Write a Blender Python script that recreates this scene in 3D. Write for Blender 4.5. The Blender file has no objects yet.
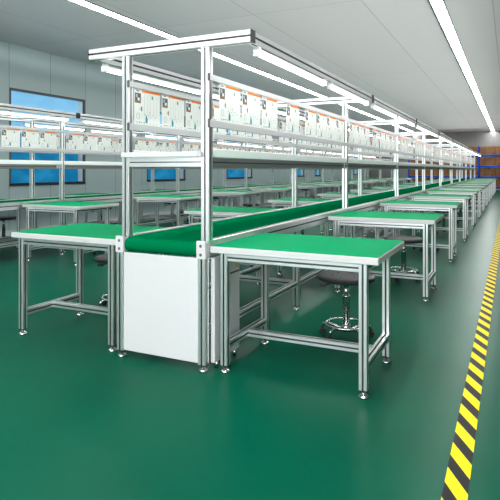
import bpy, math, random
from mathutils import Vector, Matrix
random.seed(4)
C = bpy.context.scene.collection
S = bpy.context.scene

# ------------------------------------------------------------------ camera
CAM_H = 1.23
cd = bpy.data.cameras.new('camera'); cam = bpy.data.objects.new('camera', cd); C.objects.link(cam)
cam.location = (0, 0, CAM_H)
cam.rotation_euler = (math.pi/2, 0, math.atan(260/537))
cd.sensor_width = 36; cd.lens = 36*537/500; cd.shift_y = -0.16
cd.clip_start = 0.05; cd.clip_end = 200
S.camera = cam
# ------------------------------------------------------------------ world, exposure
w = bpy.data.worlds.new('world'); S.world = w; w.use_nodes = True
w.node_tree.nodes['Background'].inputs[0].default_value = (0.45, 0.65, 0.9, 1)
w.node_tree.nodes['Background'].inputs[1].default_value = 1.0
S.view_settings.view_transform = 'Standard'; S.view_settings.look = 'None'
S.view_settings.gamma = 1.0; S.view_settings.exposure = 0.06
S.view_settings.use_curve_mapping = False
S.cycles.use_denoising = True
S.cycles.max_bounces = 8; S.cycles.diffuse_bounces = 4; S.cycles.glossy_bounces = 4
S.cycles.sample_clamp_indirect = 6
STRIP_E = 34.0     # recessed ceiling strips
TUBE_E = 7.0       # tube lamps under the frames
WIN_E = 0.9
REAR_E = 11.0       # glow of the added, unseen windows in the rear wall

# added area light, unseen and low on the right, to brighten the ceiling
ld = bpy.data.lights.new('added_ceiling_fill', 'AREA'); ld.shape = 'RECTANGLE'; ld.size = 0.3; ld.size_y = 38
ld.energy = 560; ld.color = (1, 0.98, 0.99); ld.spread = math.radians(34)
lo = bpy.data.objects.new('added_ceiling_fill', ld); C.objects.link(lo); lo.location = (4.2, 16, 0.7)
lo.rotation_euler = (0, math.radians(90+22), 0)      # faces left and up
# ------------------------------------------------------------------ materials
def mat(name, col, rough=0.5, metal=0.0, emit=None, es=0.0, noise=0.0, nscale=8.0, coat=0.0, spec=0.5, bump=0.0):
    m = bpy.data.materials.new(name); m.use_nodes = True
    nt = m.node_tree; b = nt.nodes['Principled BSDF']
    b.inputs['Base Color'].default_value = (*col, 1)
    b.inputs['Roughness'].default_value = rough; b.inputs['Metallic'].default_value = metal
    b.inputs['Coat Weight'].default_value = coat
    b.inputs['Specular IOR Level'].default_value = spec
    if emit:
        b.inputs['Emission Color'].default_value = (*emit, 1); b.inputs['Emission Strength'].default_value = es
    if noise or bump:
        tc = nt.nodes.new('ShaderNodeTexCoord'); n = nt.nodes.new('ShaderNodeTexNoise')
        n.inputs['Scale'].default_value = nscale; n.inputs['Detail'].default_value = 4
        nt.links.new(tc.outputs['Object'], n.inputs['Vector'])
        if noise:
            r = nt.nodes.new('ShaderNodeValToRGB')
            r.color_ramp.elements[0].position = 0.3; r.color_ramp.elements[1].position = 0.7
            r.color_ramp.elements[0].color = (*[c*(1-noise) for c in col], 1)
            r.color_ramp.elements[1].color = (*[min(1, c*(1+noise)) for c in col], 1)
            nt.links.new(n.outputs['Fac'], r.inputs['Fac']); nt.links.new(r.outputs['Color'], b.inputs['Base Color'])
        if bump:
            bp = nt.nodes.new('ShaderNodeBump'); bp.inputs['Strength'].default_value = bump
            nt.links.new(n.outputs['Fac'], bp.inputs['Height']); nt.links.new(bp.outputs['Normal'], b.inputs['Normal'])
    return m

def panel_mat(name, col, rough, axis, step, off, axis2=None, step2=1, off2=0, seam=0.55, sw=0.006, spec=0.5, coat=0.0):
    """painted sandwich panels with narrow seams at every step along an axis"""
    m = mat(name, col, rough, spec=spec, coat=coat); nt = m.node_tree; b = nt.nodes['Principled BSDF']
    tc = nt.nodes.new('ShaderNodeTexCoord'); sx = nt.nodes.new('ShaderNodeSeparateXYZ')
    nt.links.new(tc.outputs['Object'], sx.inputs[0])
    def M(op, a, bb=None):
        n = nt.nodes.new('ShaderNodeMath'); n.operation = op
        for i, v in enumerate((a, bb)):
            if v is None: continue
            if isinstance(v, (int, float)): n.inputs[i].default_value = v
            else: nt.links.new(v, n.inputs[i])
        return n.outputs[0]
    def line(ax, st, of, width):
        u = M('DIVIDE', M('SUBTRACT', sx.outputs[ax], of), st)
        fr = M('SUBTRACT', u, M('FLOOR', u)); d = M('MINIMUM', fr, M('SUBTRACT', 1.0, fr))
        return M('LESS_THAN', d, width/st), M('FLOOR', u)
    l, cell = line(axis, step, off, sw)
    if axis2 is not None:
        l2, c2 = line(axis2, step2, off2, sw*1.0); l = M('MAXIMUM', l, l2)
        cell = M('ADD', cell, M('MULTIPLY', c2, 7.3))
    wn = nt.nodes.new('ShaderNodeTexWhiteNoise'); wn.noise_dimensions = '1D'; nt.links.new(cell, wn.inputs['W'])
    v = M('ADD', M('MULTIPLY', wn.outputs['Value'], 0.05), 0.975)
    v = M('MULTIPLY', v, M('SUBTRACT', 1.0, M('MULTIPLY', l, seam)))
    mx = nt.nodes.new('ShaderNodeVectorMath'); mx.operation = 'SCALE'; mx.inputs[0].default_value = col
    nt.links.new(v, mx.inputs['Scale']); nt.links.new(mx.outputs[0], b.inputs['Base Color'])
    return m

ALU = mat('brushed_aluminium', (0.82, 0.83, 0.83), 0.28, 0.85)
GROOVE_SHADE = mat('shaded_profile_slot', (0.06, 0.065, 0.065), 0.5, 0.5)  # shade inside the profile slots, put into the colour
WHITE_ALU = mat('white_anodised_profile', (0.95, 0.96, 0.96), 0.3, 0.88)
CHROME = mat('chrome', (0.72, 0.72, 0.72), 0.22, 1.0)
BLACK = mat('black_plastic', (0.015, 0.015, 0.016), 0.45)
SEATM = mat('black_polyurethane', (0.03, 0.031, 0.032), 0.55, spec=0.25, noise=0.2, nscale=40)
GREEN_TOP = mat('green_antistatic_mat', (0.0, 0.275, 0.105), 0.7, noise=0.03, nscale=3, spec=0.03)
SLAB = mat('grey_white_laminate', (0.51, 0.52, 0.51), 0.45)
BELT = mat('green_pvc_belt', (0.0, 0.135, 0.048), 0.6, spec=0.0, noise=0.04, nscale=2)
WHITE = mat('white_sheet_metal', (0.57, 0.57, 0.57), 0.42)
GREY = mat('grey_sheet_metal', (0.5, 0.5, 0.49), 0.4)
STRIPM = mat('sheet_holder_strip', (0.50, 0.50, 0.51), 0.45, 0.1)
BOARDM = mat('milky_shelf_board', (0.86, 0.91, 0.885), 0.35)
PAPER = mat('instruction_paper', (0.68, 0.71, 0.68), 0.5)
ORANGE = mat('orange_print', (1.0, 0.23, 0.012), 0.5)
TEAL = mat('teal_print', (0.0, 0.22, 0.28), 0.5)
INK = mat('dark_print', (0.07, 0.07, 0.07), 0.5)
PALEINK = mat('pale_print', (0.50, 0.46, 0.43), 0.5)
BROWNINK = mat('brown_print', (0.20, 0.11, 0.05), 0.5)
PALEBLUE = mat('pale_blue_print', (0.30, 0.34, 0.42), 0.5)
LAMPW = mat('lamp_white_housing', (0.85, 0.85, 0.85), 0.4)
TUBE = mat('tube_diffuser', (0.9, 0.9, 0.9), 0.4, emit=(1, 1, 1), es=TUBE_E)
STRIPL = mat('ceiling_strip_diffuser', (0.9, 0.9, 0.9), 0.4, emit=(1, 1, 0.99), es=STRIP_E)
BLUE = mat('blue_rack_paint', (0.0, 0.07, 0.52), 0.5, spec=0.1)
CARD = mat('brown_cardboard', (0.25, 0.105, 0.035), 0.8, noise=0.12, nscale=6)
CARDTAPE = mat('carton_tape', (0.14, 0.055, 0.02), 0.5)
FRAMED = mat('dark_window_frame', (0.05, 0.055, 0.06), 0.4)
SILLM = mat('black_window_sill', (0.012, 0.014, 0.018), 0.4)
REVEAL = mat('white_window_reveal', (0.8, 0.82, 0.83), 0.5)
YEL = mat('yellow_button', (0.9, 0.45, 0.02), 0.4)
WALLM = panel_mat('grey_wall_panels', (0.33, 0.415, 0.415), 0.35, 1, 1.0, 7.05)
BACKM = panel_mat('grey_end_wall_panels', (0.25, 0.25, 0.245), 0.5, 0, 1.0, 0.1)
REARM = panel_mat('pale_rear_wall_panels', (0.75, 0.76, 0.76), 0.5, 0, 1.0, 0.1)
CEILM = panel_mat('grey_ceiling_panels', (0.56, 0.545, 0.55), 0.45, 0, 1.65, -0.22, 1, 6.0, 1.4, seam=0.45, sw=0.006)

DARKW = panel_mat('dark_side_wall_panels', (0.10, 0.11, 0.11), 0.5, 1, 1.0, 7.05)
def window_glass(name, c0, c1):
    m = mat(name, (0.01, 0.02, 0.03), 0.1, spec=0.2); nt = m.node_tree; b = nt.nodes['Principled BSDF']
    tc = nt.nodes.new('ShaderNodeTexCoord'); n = nt.nodes.new('ShaderNodeTexNoise'); n.inputs['Scale'].default_value = 1.6
    mp = nt.nodes.new('ShaderNodeMapping'); mp.inputs['Scale'].default_value = (1, 1.0, 2.4)
    nt.links.new(tc.outputs['Object'], mp.inputs[0]); nt.links.new(mp.outputs[0], n.inputs['Vector'])
    r = nt.nodes.new('ShaderNodeValToRGB'); r.color_ramp.elements[0].position = 0.42; r.color_ramp.elements[1].position = 0.68
    r.color_ramp.elements[0].color = (*c0, 1); r.color_ramp.elements[1].color = (*c1, 1)
    nt.links.new(n.outputs['Fac'], r.inputs['Fac']); nt.links.new(r.outputs['Color'], b.inputs['Emission Color'])
    b.inputs['Emission Strength'].default_value = WIN_E
    return m
GLASS_UP = window_glass('daylit_upper_glass', (0.21, 0.56, 0.88), (0.27, 0.62, 0.92))
GLASS_LO = window_glass('daylit_lower_glass', (0.0, 0.15, 0.33), (0.01, 0.24, 0.47))

def floor_mat():
    m = mat('green_epoxy_floor', (0.0, 0.09, 0.048), 0.30, spec=0.03); nt = m.node_tree; b = nt.nodes['Principled BSDF']
    tc = nt.nodes.new('ShaderNodeTexCoord'); n = nt.nodes.new('ShaderNodeTexNoise')
    n.inputs['Scale'].default_value = 0.9; n.inputs['Detail'].default_value = 3
    nt.links.new(tc.outputs['Object'], n.inputs['Vector'])
    r = nt.nodes.new('ShaderNodeValToRGB'); r.color_ramp.elements[0].position = .3; r.color_ramp.elements[1].position = .7
    r.color_ramp.elements[0].color = (0.0, 0.074, 0.040, 1); r.color_ramp.elements[1].color = (0.0, 0.094, 0.051, 1)
    nt.links.new(n.outputs['Fac'], r.inputs['Fac']); nt.links.new(r.outputs['Color'], b.inputs['Base Color'])
    return m
FLOORM = floor_mat()

def tape_mat():
    m = mat('hazard_tape', (0.9, 0.7, 0), 0.5, spec=0.1); nt = m.node_tree; b = nt.nodes['Principled BSDF']
    tc = nt.nodes.new('ShaderNodeTexCoord'); sx = nt.nodes.new('ShaderNodeSeparateXYZ'); nt.links.new(tc.outputs['Object'], sx.inputs[0])
    a = nt.nodes.new('ShaderNodeMath'); a.operation = 'MULTIPLY_ADD'; nt.links.new(sx.outputs[0], a.inputs[0]); a.inputs[1].default_value = 1.9
    nt.links.new(sx.outputs[1], a.inputs[2])
    d = nt.nodes.new('ShaderNodeMath'); d.operation = 'DIVIDE'; nt.links.new(a.outputs[0], d.inputs[0]); d.inputs[1].default_value = 0.225
    f = nt.nodes.new('ShaderNodeMath'); f.operation = 'FRACT'; nt.links.new(d.outputs[0], f.inputs[0])
    g = nt.nodes.new('ShaderNodeMath'); g.operation = 'GREATER_THAN'; nt.links.new(f.outputs[0], g.inputs[0]); g.inputs[1].default_value = 0.52
    mx = nt.nodes.new('ShaderNodeMix'); mx.data_type = 'RGBA'; nt.links.new(g.outputs[0], mx.inputs[0])
    mx.inputs[6].default_value = (0.95, 0.72, 0.0, 1); mx.inputs[7].default_value = (0.012, 0.012, 0.012, 1)
    nt.links.new(mx.outputs[2], b.inputs['Base Color'])
    return m
TAPE = tape_mat()

# ------------------------------------------------------------------ mesh builder
class MB:
    def __init__(s): s.v = []; s.f = []; s.m = []; s.mats = []; s.sm = []
    def mi(s, m):
        if m not in s.mats: s.mats.append(m)
        return s.mats.index(m)
    def add(s, vs, fs, m, smooth=False):
        k = len(s.v); s.v += [tuple(p) for p in vs]
        for f in fs: s.f.append([k+i for i in f]); s.m.append(s.mi(m)); s.sm.append(smooth)
    def box(s, x0, x1, y0, y1, z0, z1, m):
        vs = [(x, y, z) for z in (z0, z1) for y in (y0, y1) for x in (x0, x1)]
        s.add(vs, [(0,2,3,1), (4,5,7,6), (0,1,5,4), (2,6,7,3), (0,4,6,2), (1,3,7,5)], m)
        return s
    def bbox(s, x0, x1, y0, y1, z0, z1, m, c=0.003):
        """box with chamfered edges"""
        X, Y, Z = (x0, x1), (y0, y1), (z0, z1); vs = []; idx = {}
        for i in (0, 1):
            for j in (0, 1):
                for k in (0, 1):
                    p = (X[i], Y[j], Z[k]); q = (c if i == 0 else -c, c if j == 0 else -c, c if k == 0 else -c)
                    for a in range(3):
                        r = [p[t] + (0 if t == a else q[t]) for t in range(3)]
                        idx[(i, j, k, a)] = len(vs); vs.append(r)
        fs = []
        def o(l): fs.append(l)
        for a in range(3):
            b, d = [(1, 2), (0, 2), (0, 1)][a]
            for e in (0, 1):
                q = []
                for (u, v) in ((0, 0), (1, 0), (1, 1), (0, 1)):
                    t = [0, 0, 0]; t[a] = e; t[b] = u; t[d] = v; q.append(idx[(*t, a)])
                flip = (e == 0) ^ (a == 1)
                o(q[::-1] if flip else q)
        for a in range(3):      # edges along axis a
            b, d = [(1, 2), (0, 2), (0, 1)][a]
            for u in (0, 1):
                for v in (0, 1):
                    t0 = [0, 0, 0]; t0[b] = u; t0[d] = v; t1 = list(t0); t1[a] = 1
                    o([idx[(*t0, b)], idx[(*t1, b)], idx[(*t1, d)], idx[(*t0, d)]])
        for i in (0, 1):
            for j in (0, 1):
                for k in (0, 1): o([idx[(i, j, k, 0)], idx[(i, j, k, 1)], idx[(i, j, k, 2)]])
        s.add(vs, fs, m); return s
    def prof(s, axis, lo, hi, ca, cb, a, b, m, gm=None, g=0.0105, d=0.012, ga=1, gb=1):
        """slotted aluminium profile: axis 0/1/2 from lo to hi, centre (ca,cb) and size (a,b) in the two other axes"""
        gm = gm or GROOVE_SHADE; ch = 0.002
        def side(L, n):     # points along a side from -L/2 to L/2: list of (pos, depth)
            p = [(-L/2+ch, 0)]
            for i in range(n):
                c = -L/2 + L*(i+0.5)/n
                p += [(c-g/2, 0), (c-g/2, d), (c+g/2, d), (c+g/2, 0)]
            p.append((L/2-ch, 0)); return p
        pts = []; flags = []
        for (L, n, fn) in ((a, ga, lambda t, q: (t, -b/2+q)), (b, gb, lambda t, q: (a/2-q, t)),
                           (a, ga, lambda t, q: (-t, b/2-q)), (b, gb, lambda t, q: (-a/2+q, -t))):
            for (t, q) in side(L, n): pts.append(fn(t, q)); flags.append(q > 0)
        n = len(pts); vs = []
        for e in (lo, hi):
            for (u, v) in pts:
                p = [0, 0, 0]; p[axis] = e; o = [i for i in range(3) if i != axis]
                p[o[0]] = ca+u; p[o[1]] = cb+v; vs.append(p)
        fa = []; fb = []
        for i in range(n):
            j = (i+1) % n; q = (i, j, n+j, n+i)
            if axis == 1: q = q[::-1]
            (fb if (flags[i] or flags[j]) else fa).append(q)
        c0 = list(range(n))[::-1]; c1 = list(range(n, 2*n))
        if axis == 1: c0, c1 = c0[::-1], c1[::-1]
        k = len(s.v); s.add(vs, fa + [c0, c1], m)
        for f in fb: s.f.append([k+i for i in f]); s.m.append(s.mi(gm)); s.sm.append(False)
        return s
    def lathe(s, cx, cy, prof, m, n=20, smooth=True):
        vs = []; fs = []
        for (r, z) in prof:
            for i in range(n):
                t = 2*math.pi*i/n; vs.append((cx+r*math.cos(t), cy+r*math.sin(t), z))
        for k in range(len(prof)-1):
            for i in range(n):
                j = (i+1) % n; fs.append((k*n+i, k*n+j, (k+1)*n+j, (k+1)*n+i))
        fs.append(tuple(range(n))[::-1]); fs.append(tuple(range((len(prof)-1)*n, len(prof)*n)))
        s.add(vs, fs, m, smooth); return s
    def tube(s, path, r, m, n=8, closed=False):
        P = [Vector(p) for p in path]; L = len(P); vs = []; fs = []
        for i, p in enumerate(P):
            t = (P[(i+1) % L]-P[i-1]) if closed else (P[min(i+1, L-1)]-P[max(i-1, 0)])
            t.normalize(); u = t.cross(Vector((0, 0, 1)))
            if u.length < 1e-3: u = t.cross(Vector((0, 1, 0)))
            u.normalize(); v = t.cross(u)
            for k in range(n):
                a = 2*math.pi*k/n; vs.append(p+u*r*math.cos(a)+v*r*math.sin(a))
        for i in range(L if closed else L-1):
            for k in range(n):
                a, b = i*n, ((i+1) % L)*n; fs.append((a+k, b+k, b+(k+1) % n, a+(k+1) % n))
        if not closed: fs.append(tuple(range(n))); fs.append(tuple(range((L-1)*n, L*n))[::-1])
        s.add(vs, fs, m, True); return s
    def cylx(s, x0, x1, cy, cz, r, m, n=20):
        vs = [(x, cy+r*math.cos(2*math.pi*i/n), cz+r*math.sin(2*math.pi*i/n)) for x in (x0, x1) for i in range(n)]
        fs = [(i, (i+1) % n, n+(i+1) % n, n+i) for i in range(n)]
        s.add(vs, fs, m, True); s.add(vs, [tuple(range(n))[::-1], tuple(range(n, 2*n))], m); return s
    def mesh(s, name):
        me = bpy.data.meshes.new(name); me.from_pydata(s.v, [], s.f)
        for m in s.mats: me.materials.append(m)
        me.polygons.foreach_set('material_index', s.m); me.polygons.foreach_set('use_smooth', s.sm)
        me.update(); return me
    def build(s, name, parent=None, loc=(0, 0, 0), mesh=None):
        o = bpy.data.objects.new(name, s.mesh(name)); C.objects.link(o); o.location = loc
        if parent: o.parent = parent
        return o

def fixnormals(o):
    import bmesh
    bm = bmesh.new(); bm.from_mesh(o.data); bmesh.ops.recalc_face_normals(bm, faces=bm.faces[:]); bm.to_mesh(o.data); bm.free()

def tag(o, label, cat, group=None, kind=None):
    o['label'] = label; o['category'] = cat
    if group: o['group'] = group
    if kind: o['kind'] = kind
    return o
def struct(o): o['kind'] = 'structure'; return o
def empty(name, loc=(0, 0, 0)):
    o = bpy.data.objects.new(name, None); C.objects.link(o); o.location = loc; o.empty_display_size = 0.1; return o
def put(mesh, name, parent=None, loc=(0, 0, 0), rz=0):
    o = bpy.data.objects.new(name, mesh); C.objects.link(o); o.location = loc; o.rotation_euler.z = rz
    if parent: o.parent = parent
    return o
def copy_tree(o, parent=None):
    c = o.copy(); C.objects.link(c); c.parent = parent
    for ch in list(o.children): copy_tree(ch, c)
    return c
ORD = ['first', 'second', 'third', 'fourth', 'fifth', 'sixth', 'seventh', 'eighth', 'ninth', 'tenth', 'eleventh', 'twelfth', 'thirteenth', 'fourteenth']

# ------------------------------------------------------------------ layout
XC = [-1.998, -6.315]          # centre lines of the two conveyor lines
LINE = ['near line', 'window line']
Y0 = 2.88; BAY = 3.10; NB = 9  # overhead frame: posts at Y0 + k*BAY
DY = 2.37; ND = 13             # desks
YEND = Y0 + NB*BAY + 0.3       # end of the lines
XL, XR, YB, YR, HC = -8.4, 5.6, 35.6, -3.2, 3.6

# ------------------------------------------------------------------ room
struct(MB().box(XL-.3, XR+.3, YR-.3, YB+.3, -0.1, 0, FLOORM).build('floor'))
struct(MB().box(XL-.3, XR+.3, YR-.3, YB+.3, HC, HC+.1, CEILM).build('ceiling'))
struct(MB().box(XL-.3, XR+.3, YB, YB+.2, 0, HC, BACKM).build('wall_back'))
struct(MB().box(XL-.3, XR+.3, YR-.2, YR, 0, HC, REARM).build('wall_rear'))
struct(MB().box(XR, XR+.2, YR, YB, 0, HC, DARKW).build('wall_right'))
REAR_GLOW = mat('added_rear_glow', (0.1, 0.1, 0.1), 0.1, emit=(0.93, 0.97, 1.0), es=REAR_E)
for i in range(3):          # row of added, unseen glowing windows behind the camera, as fill light
    x0 = -4.2+2.7*i; r = empty('window_%d' % (i+7), (x0, YR, 0.9)); struct(r)
    f = MB()
    for a, b, c, d in ((0, 2.4, 0, .06), (0, 2.4, 2.34, 2.4), (0, .06, .06, 2.34), (2.34, 2.4, .06, 2.34), (1.17, 1.23, .06, 2.34)): f.box(a, b, 0, .06, c, d, WHITE)
    f.build('window_frame', r)
    MB().box(.06, 1.17, .01, .03, .06, 2.34, REAR_GLOW).build('glow_pane', r); MB().box(1.23, 2.34, .01, .03, .06, 2.34, REAR_GLOW).build('glow_pane', r)
WIN = [(7.06, 9.03), (11.27, 13.07), (15.6, 17.52), (21.8, 22.96), (24.45, 25.25), (31.5, 32.4)]
ZS, ZT = 0.93, 2.77
mb = MB(); mb.box(XL-.2, XL, YR, YB, 0, ZS, WALLM); mb.box(XL-.2, XL, YR, YB, ZT, HC, WALLM)
y = YR
for a, b in WIN: mb.box(XL-.2, XL, y, a, ZS, ZT, WALLM); y = b
mb.box(XL-.2, XL, y, YB, ZS, ZT, WALLM); struct(mb.build('wall_left'))
struct(MB().box(XL, XL+.012, YR, YB, 0, 0.10, GREY).build('baseboard_left'))
struct(MB().box(XL, XR, YB-.012, YB, 0, 0.10, GREY).build('baseboard_back'))
for i, (a, b) in enumerate(WIN):
    r = empty('window_%d' % (i+1), (XL, a, ZS)); struct(r); wd = b-a; h = ZT-ZS
    f = MB(); t = 0.05
    f.box(-.02, .012, 0, wd, h-t, h, FRAMED); f.box(-.02, .012, 0, t*.5, t, h-t, FRAMED); f.box(-.02, .012, wd-t, wd, t, h-t, FRAMED)
    f.build('window_frame', r)
    MB().box(-.14, .02, 0, wd, 0, t, SILLM).build('window_sill', r)
    MB().box(-.14, -.02, wd-.06, wd, t, h, REVEAL).build('reveal', r)
    MB().box(-.16, -.14, 0, wd, t, 1.05, GLASS_LO).build('lower_pane', r)
    MB().box(-.16, -.14, 0, wd, 1.07, h, GLASS_UP).build('upper_pane', r)
    MB().box(-.16, -.125, 0, wd, 1.045, 1.075, REVEAL).build('transom', r)

struct(MB().box(4.36, 4.42, -3, 35, 0, .88, GREY).build('added_fill_backing'))      # made-up low backing box for the added ceiling fill light
# recessed ceiling strips
for i, x in enumerate((-0.925, -5.43)):
    r = empty('ceiling_light', (x, 0, HC))
    tag(r, ['long white recessed ceiling strip light above the right aisle', 'long white recessed ceiling strip light above the far side of the near line'][i], 'ceiling light', 'strip lights in the ceiling')
    MB().box(-.075, .075, YR+.5, YB-.03, -.012, -.001, STRIPL).build('diffuser', r)
    f = MB()
    for s_ in (-1, 1): f.box(s_*.095 if s_ < 0 else .078, -.078 if s_ < 0 else .095, YR+.45, YB-.02, -.016, 0, FRAMED)
    f.build('trim_frame', r)

# ------------------------------------------------------------------ shared part meshes
def foot_mesh():
    return MB().lathe(0, 0, [(.028, 0), (.030, .004), (.029, .012), (.020, .018), (.009, .020), (.009, .046)], CHROME, 14).mesh('foot')
FOOT = foot_mesh()
def leg_mesh(h, a=.045, b=.045, z0=.045, m=ALU):
    mb = MB().prof(2, z0, h, 0, 0, a, b, m); mb.box(-.014, .014, -.014, .014, z0-.008, z0, BLACK); return mb.mesh('leg')

# ------------------------------------------------------------------ conveyor lines with their overhead frames
def conveyor_line(li):
    x = XC[li]; r = empty('conveyor_line', (x, Y0, 0))
    tag(r, ['long aluminium conveyor with green belt and overhead frame, nearest to the aisle',
            'long aluminium conveyor with green belt and overhead frame, beside the window wall'][li], 'conveyor', 'conveyor lines of the workshop')
    # --- body: belt, rollers, rails
    ye = YEND-Y0
    yr = -.025; zr = .741; R = .046; n = 12; prof = []
    for k in range(n+1):
        t = math.pi/2 + math.pi*k/n; prof.append((yr+R*math.cos(t), zr+R*math.sin(t)))
    ye2 = ye-.03
    for k in range(n+1):
        t = -math.pi/2 + math.pi*k/n; prof.append((ye2+R*math.cos(t), zr+R*math.sin(t)))
    N = len(prof); vs = [(xx, p[0], p[1]) for xx in (-.272, .272) for p in prof]
    b = MB(); b.add(vs, [(i, N+i, N+(i+1) % N, (i+1) % N) for i in range(N)], BELT, False)
    b.add(vs, [tuple(range(N)), tuple(range(N, 2*N))[::-1]], BELT)
    for i in range(n): b.sm[i] = True
    o = b.build('belt', r); fixnormals(o)
    for yy in (yr, ye2):
        q = MB(); q.cylx(-.285, .285, yy, zr, .020, CHROME)
        for s in (-1, 1): q.cylx(s*.2725, s*.281, yy, zr, .040, BLACK)
        q.build('roller', r)
    for s in (-1, 1):
        q = MB(); q.prof(1, -.02, ye, s*.305, .745, .045, .10, ALU, ga=1, gb=1, g=.012, d=.010); q.build('side_rail', r)
        q = MB(); q.bbox(s*.311-.032, s*.311+.032, -.082, -.058, .688, .797, WHITE, .003)
        q.box(s*.311-.030, s*.311+.030, -.058, -.0225, .70, .785, GREY)
        for zz in (.715, .768):
            vs = MB(); cx = s*.311
            q.add([(cx+.010*math.cos(t), -.0835, zz+.010*math.sin(t)) for t in [2*math.pi*k/10 for k in range(10)]], [tuple(range(10))], INK)
        q.build('end_plate', r)
    MB().bbox(-.285, .285, -.069, -.057, .05, .692, WHITE, .003).build('front_panel', r)
    # --- support legs, cross bars, lower rails
    L1 = leg_mesh(.692, .05, .05)
    ys = [-.05] + [1.55+1.6*k for k in range(17)]
    for k, yy in enumerate(ys):
        for s in (-1, 1):
            lx = s*.305
            if k == 0: lx = s*.312; ly = yy
            else: ly = yy
            g = put(L1, 'support_leg', r, (lx, ly, 0)); put(FOOT, 'foot', g)
        if k: MB().prof(0, -.28, .28, yy, .235, .045, .045, ALU).build('cross_bar', r)
    for s in (-1, 1):
        q = MB()
        for a_, b_ in zip(ys[:-1], ys[1:]): q.prof(1, a_+.026, b_-.026, s*.305, .235, .045, .045, ALU)
        q.build('lower_rail', r)
    # --- overhead frame
    post = MB().prof(2, .795, 1.988, 0, 0, .056, .050, WHITE_ALU).mesh('post')
    arm = MB().prof(0, -.619, .619, 0, 2.025, .060, .072, WHITE_ALU, g=.013, ga=1, gb=1).mesh('arm')
    cap = MB().box(-.003, .003, -.031, .031, 1.988, 2.062, BLACK).mesh('arm_end_cap')
    beam = MB().prof(0, -.278, .278, 0, 1.28, .045, .060, WHITE_ALU, g=.007).mesh('cross_beam')
    for k in range(NB+1):
        yy = k*BAY
        for s in (-1, 1): put(post, 'post', r, (s*.307, yy, 0))
        g = put(arm, 'arm', r, (0, yy, 0))
        for s in (-1, 1): put(cap, 'arm_end_cap', g, (s*.622, 0, 0))
        put(beam, 'cross_beam', r, (0, yy, 0))
    for s in (-1, 1):
        q = MB()
        for k in range(NB): q.prof(1, k*BAY+.031, (k+1)*BAY-.031, s*.597, 2.025, .045, .070, WHITE_ALU, g=.014)
        q.build('top_rail', r)
        for k in range(1, NB): MB().box(.6205 if s > 0 else -.630, .630 if s > 0 else -.6205, k*BAY-.036, k*BAY+.036, 1.985, 2.065, BLACK).build('rail_joint_cover', r)
        # strips that hold the instruction sheets (outer face on the +x side of the posts, towards the aisle)
        fx = s*.307+.0285
        q = MB(); q.bbox(fx, fx+.010, -.03, NB*BAY+.03, 1.782, 1.820, STRIPM, .002); q.box(fx-.004, fx+.012, -.036, -.03, 1.778, 1.824, INK); q.build('sheet_holder_strip', r)
        q = MB(); q.bbox(fx, fx+.010, -.03, NB*BAY+.03, 1.495, 1.540, STRIPM, .002); q.box(fx-.004, fx+.012, -.036, -.03, 1.491, 1.544, INK); q.build('sheet_holder_strip', r)
        q = MB()
        for k in range(NB): q.prof(1, k*BAY+.026, (k+1)*BAY-.026, s*.307, 1.278, .050, .060, GREYALU, g=.008)
        q.build('shelf_rail', r)
        q = MB()
        for k in range(NB):
            q.bbox(s*.307-.026, s*.307+.026, k*BAY+.03, (k+1)*BAY-.03, 1.309, 1.364, BOARDM, .003)
        q.build('shelf_edge', r)
        for k in range(1, NB+1):
            q = MB(); q.box(s*.307+.026, s*.307+.030, k*BAY-.13, k*BAY-.03, 1.255, 1.30, ALU)
            for dy in (-.10, -.06): q.cylx(s*.307+.030, s*.307+.034, k*BAY+dy, 1.278, .008, INK, 8)
            q.build('joint_bracket', r)
    q = MB(); q.bbox(-.315, .272, -.060, -.026, 1.312, 1.345, WHITE, .003); q.box(.272, .295, -.055, -.030, 1.314, 1.343, GREY); q.build('front_shelf_lip', r)
    return r
GREYALU = mat('grey_shelf_profile', (0.22, 0.23, 0.23), 0.4, 0.5)
for li in range(2): conveyor_line(li)

# ------------------------------------------------------------------ desks
def make_desk():
    r = empty('workbench')
    # local origin: floor under the desk's centre; width 1.0 (x), depth .775 (y)
    MB().bbox(-.5125, .5125, -.3875, .3875, .724, .764, SLAB, .004).build('tabletop', r)
    MB().box(-.5075, .5075, -.3825, .3825, .764, .767, GREEN_TOP).build('green_mat', r)
    q = MB()
    for y in (-.352, .238): q.prof(0, -.402, .402, y, .701, .045, .045, ALU)
    for x in (-.425, .425): q.prof(1, -.329, .215, x, .701, .045, .045, ALU)
    q.build('top_frame', r)
    lm = leg_mesh(.723)
    for x in (-.425, .425):
        for y in (-.352, .238):
            g = put(lm, 'leg', r, (x, y, 0)); put(FOOT, 'foot', g)
        MB().prof(1, -.329, .215, x, .165, .045, .045, ALU).build('side_stretcher', r)
    MB().prof(0, -.402, .402, -.057, .165, .045, .045, ALU).build('long_stretcher', r)
    return r
DESK_Y = lambda k: 2.845+.3875+DY*k
first = None
SIDE = {1: 'right', -1: 'left'}
for li in range(2):
    for s in (1, -1):
        for k in range(ND):
            if li == 1 and k < 1: continue
            d = make_desk() if first is None else copy_tree(first)
            if first is None: first = d
            d.location = (XC[li]+s*.861, DESK_Y(k), 0)
            tag(d, 'green-topped workbench, %s from the front, %s side of %s' % (ORD[k-(1 if li else 0)], SIDE[s], LINE[li]), 'workbench', 'workbenches along the conveyors')

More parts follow.
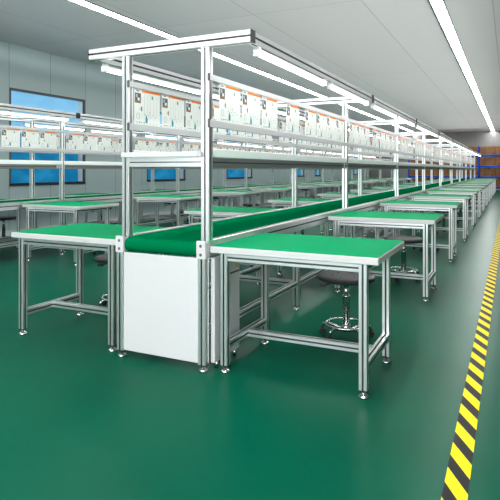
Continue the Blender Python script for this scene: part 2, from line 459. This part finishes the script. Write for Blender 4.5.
# ------------------------------------------------------------------ stools
def make_stool():
    r = empty('work_stool')
    q = MB().lathe(0, 0, [(.05, .418), (.185, .420), (.205, .430), (.215, .445), (.212, .456), (.195, .462), (.10, .459), (.0, .458)], SEATM, 32)
    for a in range(6):
        t = a*math.pi/3+.3
        q.lathe(.1*math.cos(t), .1*math.sin(t), [(.009, .455), (.009, .4625), (.006, .463)], BLACK, 8)
    q.build('seat', r)
    MB().lathe(0, 0, [(.027, .098), (.027, .30), (.030, .302), (.030, .312), (.017, .314), (.017, .405), (.06, .410), (.06, .418)], CHROME, 16).build('gas_column', r)
    q = MB(); q.tube([(0, -.0, .398), (-.09, -.03, .398), (-.15, -.05, .385)], .006, BLACK); q.box(-.18, -.14, -.065, -.038, .372, .392, BLACK); q.build('height_lever', r)
    q = MB().lathe(0, 0, [(.026, .045), (.036, .05), (.036, .085), (.028, .098)], CHROME, 16); q.build('hub', r)
    MB().tube([(.148*math.cos(t), .148*math.sin(t), .100) for t in [2*math.pi*i/36 for i in range(36)]], .0085, CHROME, 8, True).build('foot_ring', r)
    for a in range(5):
        t = a*2*math.pi/5+.45; c, s = math.cos(t), math.sin(t)
        g = MB().tube([(rr*c, rr*s, z) for rr, z in ((.03, .062), (.08, .076), (.13, .086), (.16, .088), (.178, .078), (.185, .058))], .010, CHROME).build('stool_leg', r)
        q = MB(); u, v = -s, c
        cx, cy = .188*c, .188*s
        for sd in (-1, 1):
            base = []
            for e in (sd*.006, sd*.018):
                for i in range(14):
                    al = 2*math.pi*i/14; dd = .020*math.cos(al); base.append((cx+u*e+c*dd, cy+v*e+s*dd, .0205+.020*math.sin(al)))
            q.add(base, [(i, (i+1) % 14, 14+(i+1) % 14, 14+i) for i in range(14)] + [tuple(range(14))[::-1], tuple(range(14, 28))], BLACK, False)
        q.lathe(cx, cy, [(.011, .038), (.011, .060)], BLACK, 8)
        q.build('caster', g)
    return r
first = None
for li in range(2):
    for s in (1, -1):
        for k in range(ND):
            if li == 1 and k < 1 and s < 0: continue
            st = make_stool() if first is None else copy_tree(first)
            if first is None: first = st
            if s == 1: px, py = XC[li]+.915, 3.86+DY*k
            else: px, py = XC[li]-1.135, 3.80+DY*k
            if not (li == 0 and k < 2):
                px += random.uniform(-.08, .08); py += random.uniform(-.04, .05)
            st.location = (px, py, 0); st.rotation_euler.z = 0.1 if (li == 0 and k == 0) else random.uniform(0, 1.2)
            tag(st, 'round black stool, %s from the front, %s side of %s' % (ORD[k], SIDE[s], LINE[li]), 'stool', 'stools behind the workbenches')

# ------------------------------------------------------------------ control cabinet beside the conveyor's end
r = empty('control_cabinet', (-1.645, 2.87, 0))
tag(r, 'narrow white metal control cabinet between conveyor end and right front workbench', 'cabinet')
MB().bbox(-.014, .014, .0, .34, .045, .690, WHITE, .003).build('body', r)
q = MB()
for z in (.555, .635): q.box(.014, .0155, .14, .33, z, z+.012, INK)
q.build('vent_slot', r)
MB().box(.014, .020, .285, .305, .585, .603, YEL).build('indicator_button', r)
for i_ in range(2): MB().lathe(.0, .05+.24*i_, [(.012, 0), (.012, .046)], CHROME, 10).build('foot', r)

# ------------------------------------------------------------------ instruction sheets
def sheet_mesh(var):
    q = MB(); W, H = .295, .262
    q.box(-.003, 0, 0, W, 0, H, PAPER)
    def patch(u0, u1, v0, v1, m, e=.0008):     # u left to right, v from the top, as fractions
        q.box(0, e, u0*W, u1*W, H*(1-v1), H*(1-v0), m)
    patch(.28, .985, .045, .10, ORANGE)
    patch(.03, .10, .03, .055, PALEINK); patch(.08, .17, .07, .095, INK)
    patch(.02, .24, .14, .40, INK); patch(.05, .12, .17, .26, PALEBLUE, .0012); patch(.12, .19, .26, .33, PAPER, .0014); patch(.03, .23, .33, .40, BROWNINK, .0012)
    patch(.25, .29, .48, .60, BROWNINK) if var != 1 else patch(.25, .29, .44, .52, BROWNINK)
    patch(.20, .24, .52, .56, PALEINK)
    patch(.66, .71, .16, .25, TEAL)
    patch(.43, .47, .70, .76, TEAL); patch(.42, .50, .76, .90, TEAL)
    for u in (.38, .50, .60, .74, .85): patch(u, u+.006, .13, .72, PALEINK)
    for u, v in ((.40, .66), (.54, .68), (.62, .74), (.57, .60), (.70, .66), (.80, .72)): patch(u, u+.02, v, v+.02, BROWNINK)
    patch(.10, .18, .66, .68, PALEINK); patch(.08, .10, .68, .80, PALEINK); patch(.18, .20, .68, .80, PALEINK); patch(.10, .18, .80, .82, PALEINK)
    for i, u in enumerate((.08, .16, .24, .34, .46, .58, .72, .84)):
        patch(u, u+(.05 if i % 2 else .03), .885, .905, INK if i < 4 else PALEINK); patch(u, u+.04, .925, .94, PALEINK)
    if var == 2: patch(.80, .92, .30, .36, ORANGE); patch(.78, .84, .45, .62, INK)
    if var == 3: patch(.30, .62, .18, .30, INK); patch(.30, .62, .34, .44, PALEINK)
    return q.mesh('instruction_sheet')
SHEETS = [sheet_mesh(v) for v in range(4)]
OFF_R = [.11, .435, .76, 1.25, 1.70, 2.02, 2.34, 2.665]
OFF_L = [.035, .355, .675, 1.04, 1.42, 1.74, 2.06, 2.56]
DESC = ['white orange-topped sheet', 'orange-topped sheet with diagram', 'orange-topped sheet with side block', 'orange-topped sheet with dark table']
for li in range(2):
    for s in (1, -1):
        for k in range(NB):
            if li == 1 and s < 0 and (k < 1 or k > 6): continue
            for j, of in enumerate(OFF_R if s > 0 else OFF_L):
                if li == 1 and k == 0 and j < 5: continue
                v = 0 if (k == 0 or j % 3) else random.choice((0, 1, 2, 3))
                o = put(SHEETS[v], 'instruction_sheet', None, (XC[li]+s*.307+.0280, Y0+k*BAY+of, 1.529))
                tag(o, '%s, %s in %s bay, %s row of %s' % (DESC[v], ORD[j], ORD[k], SIDE[s], LINE[li]), 'instruction sheet', 'instruction sheets on the %s row of the %s' % (SIDE[s], LINE[li]))

# ------------------------------------------------------------------ tube lamps under the top rails
def make_tube(L):
    r = empty('tube_lamp')
    MB().bbox(-.024, .024, 0, L, -.018, 0, LAMPW, .002).build('housing', r)
    q = MB(); n = 8; pts = [(.021*math.cos(math.pi+math.pi*i/n), -.018+.020*math.sin(math.pi+math.pi*i/n)) for i in range(n+1)]
    vs = [(p[0], yy, p[1]) for yy in (.022, L-.022) for p in pts]; N = n+1
    q.add(vs, [(i, i+1, N+i+1, N+i) for i in range(n)], TUBE, True); q.build('diffuser', r)
    for y0, y1 in ((0, .022), (L-.022, L)): MB().bbox(-.024, .024, y0, y1, -.040, -.0185, LAMPW, .002).build('lamp_end_cap', r)
    for yy in (.0, L-.03): MB().box(-.018, .018, yy+.0, yy+.03, 0, .017, GREY).build('mounting_clip', r)
    return r
first = None
for li in range(2):
    for s in (1, -1):
        for k in range(NB):
            for j, of in enumerate((.10, 1.59)):
                if li == 1 and k < 1 and (s < 0 or j < 1): continue
                t = make_tube(1.33) if first is None else copy_tree(first)
                if first is None: first = t
                t.location = (XC[li]+s*.600, Y0+k*BAY+of, 1.970)
                tag(t, 'white tube lamp, %s side of %s, %s bay, %s one' % (SIDE[s], LINE[li], ORD[k], ['nearer', 'farther'][j]), 'lamp', 'tube lamps under the overhead frames')

# ------------------------------------------------------------------ hazard tape on the floor
tag(MB().box(-.232, -.143, .6, 33, 0.0002, .0015, TAPE).build('floor_tape'), 'black and yellow striped hazard tape running along the right aisle floor', 'floor tape')

# ------------------------------------------------------------------ storage rack with cartons at the end wall
RX = [-5.50, -1.60, 2.30]; RY0, RY1 = 33.4, 34.3; LV = [.28, .88, 1.49, 2.10]
r = empty('storage_rack', (RX[0], RY0, 0)); tag(r, 'tall blue steel storage rack full of brown cartons against the end wall', 'rack')
for x in RX:
    q = MB()
    for y in (0, RY1-RY0-.06): q.box(x-RX[0]-.04, x-RX[0]+.04, y, y+.06, 0, 2.58, BLUE)
    for z in (.4, 1.2, 2.0): q.box(x-RX[0]-.015, x-RX[0]+.015, .06, RY1-RY0-.06, z, z+.03, BLUE)
    q.build('upright', r)
for a, b in zip(RX[:-1], RX[1:]):
    for z in LV:
        q = MB()
        for y in (0.0, RY1-RY0-.05): q.box(a-RX[0]+.041, b-RX[0]-.041, y, y+.05, z-.10, z-.005, BLUE)
        q.build('shelf_beam', r)
        MB().box(a-RX[0]+.041, b-RX[0]-.041, .0, RY1-RY0, z-.005, z, GREY).build('shelf_deck', r)
cw, chh, cdp = .515, .235, .42
q = MB(); q.bbox(-cw/2, cw/2, 0, cdp, 0, chh, CARD, .006); q.box(-.03, .03, -.001, 0, 0, chh, CARDTAPE)
q.box(-cw/2+.01, cw/2-.01, -.001, 0, chh*.48, chh*.50, CARDTAPE); q.box(-.13, -.05, -.0015, 0, chh*.2, chh*.4, CARDTAPE)
CART = q.mesh('carton')
LN = ['bottom', 'second', 'third', 'top']
for bi in range(2):
    for li_, z in enumerate(LV):
        for layer in range(2):
            for c in range(7 if bi == 0 else 4):
                xx = RX[bi]+.041+.545*c+.273 + random.uniform(-.008, .008)
                o = put(CART, 'carton', None, (xx, RY0+.06+random.uniform(0, .04), z+.002+layer*(chh+.002)), 0)
                tag(o, 'brown carton, %s from left, %s layer of %s shelf, %s rack bay' % (ORD[c], ['lower', 'upper'][layer], LN[li_], ['left', 'right'][bi]), 'carton', 'cartons on the storage rack')
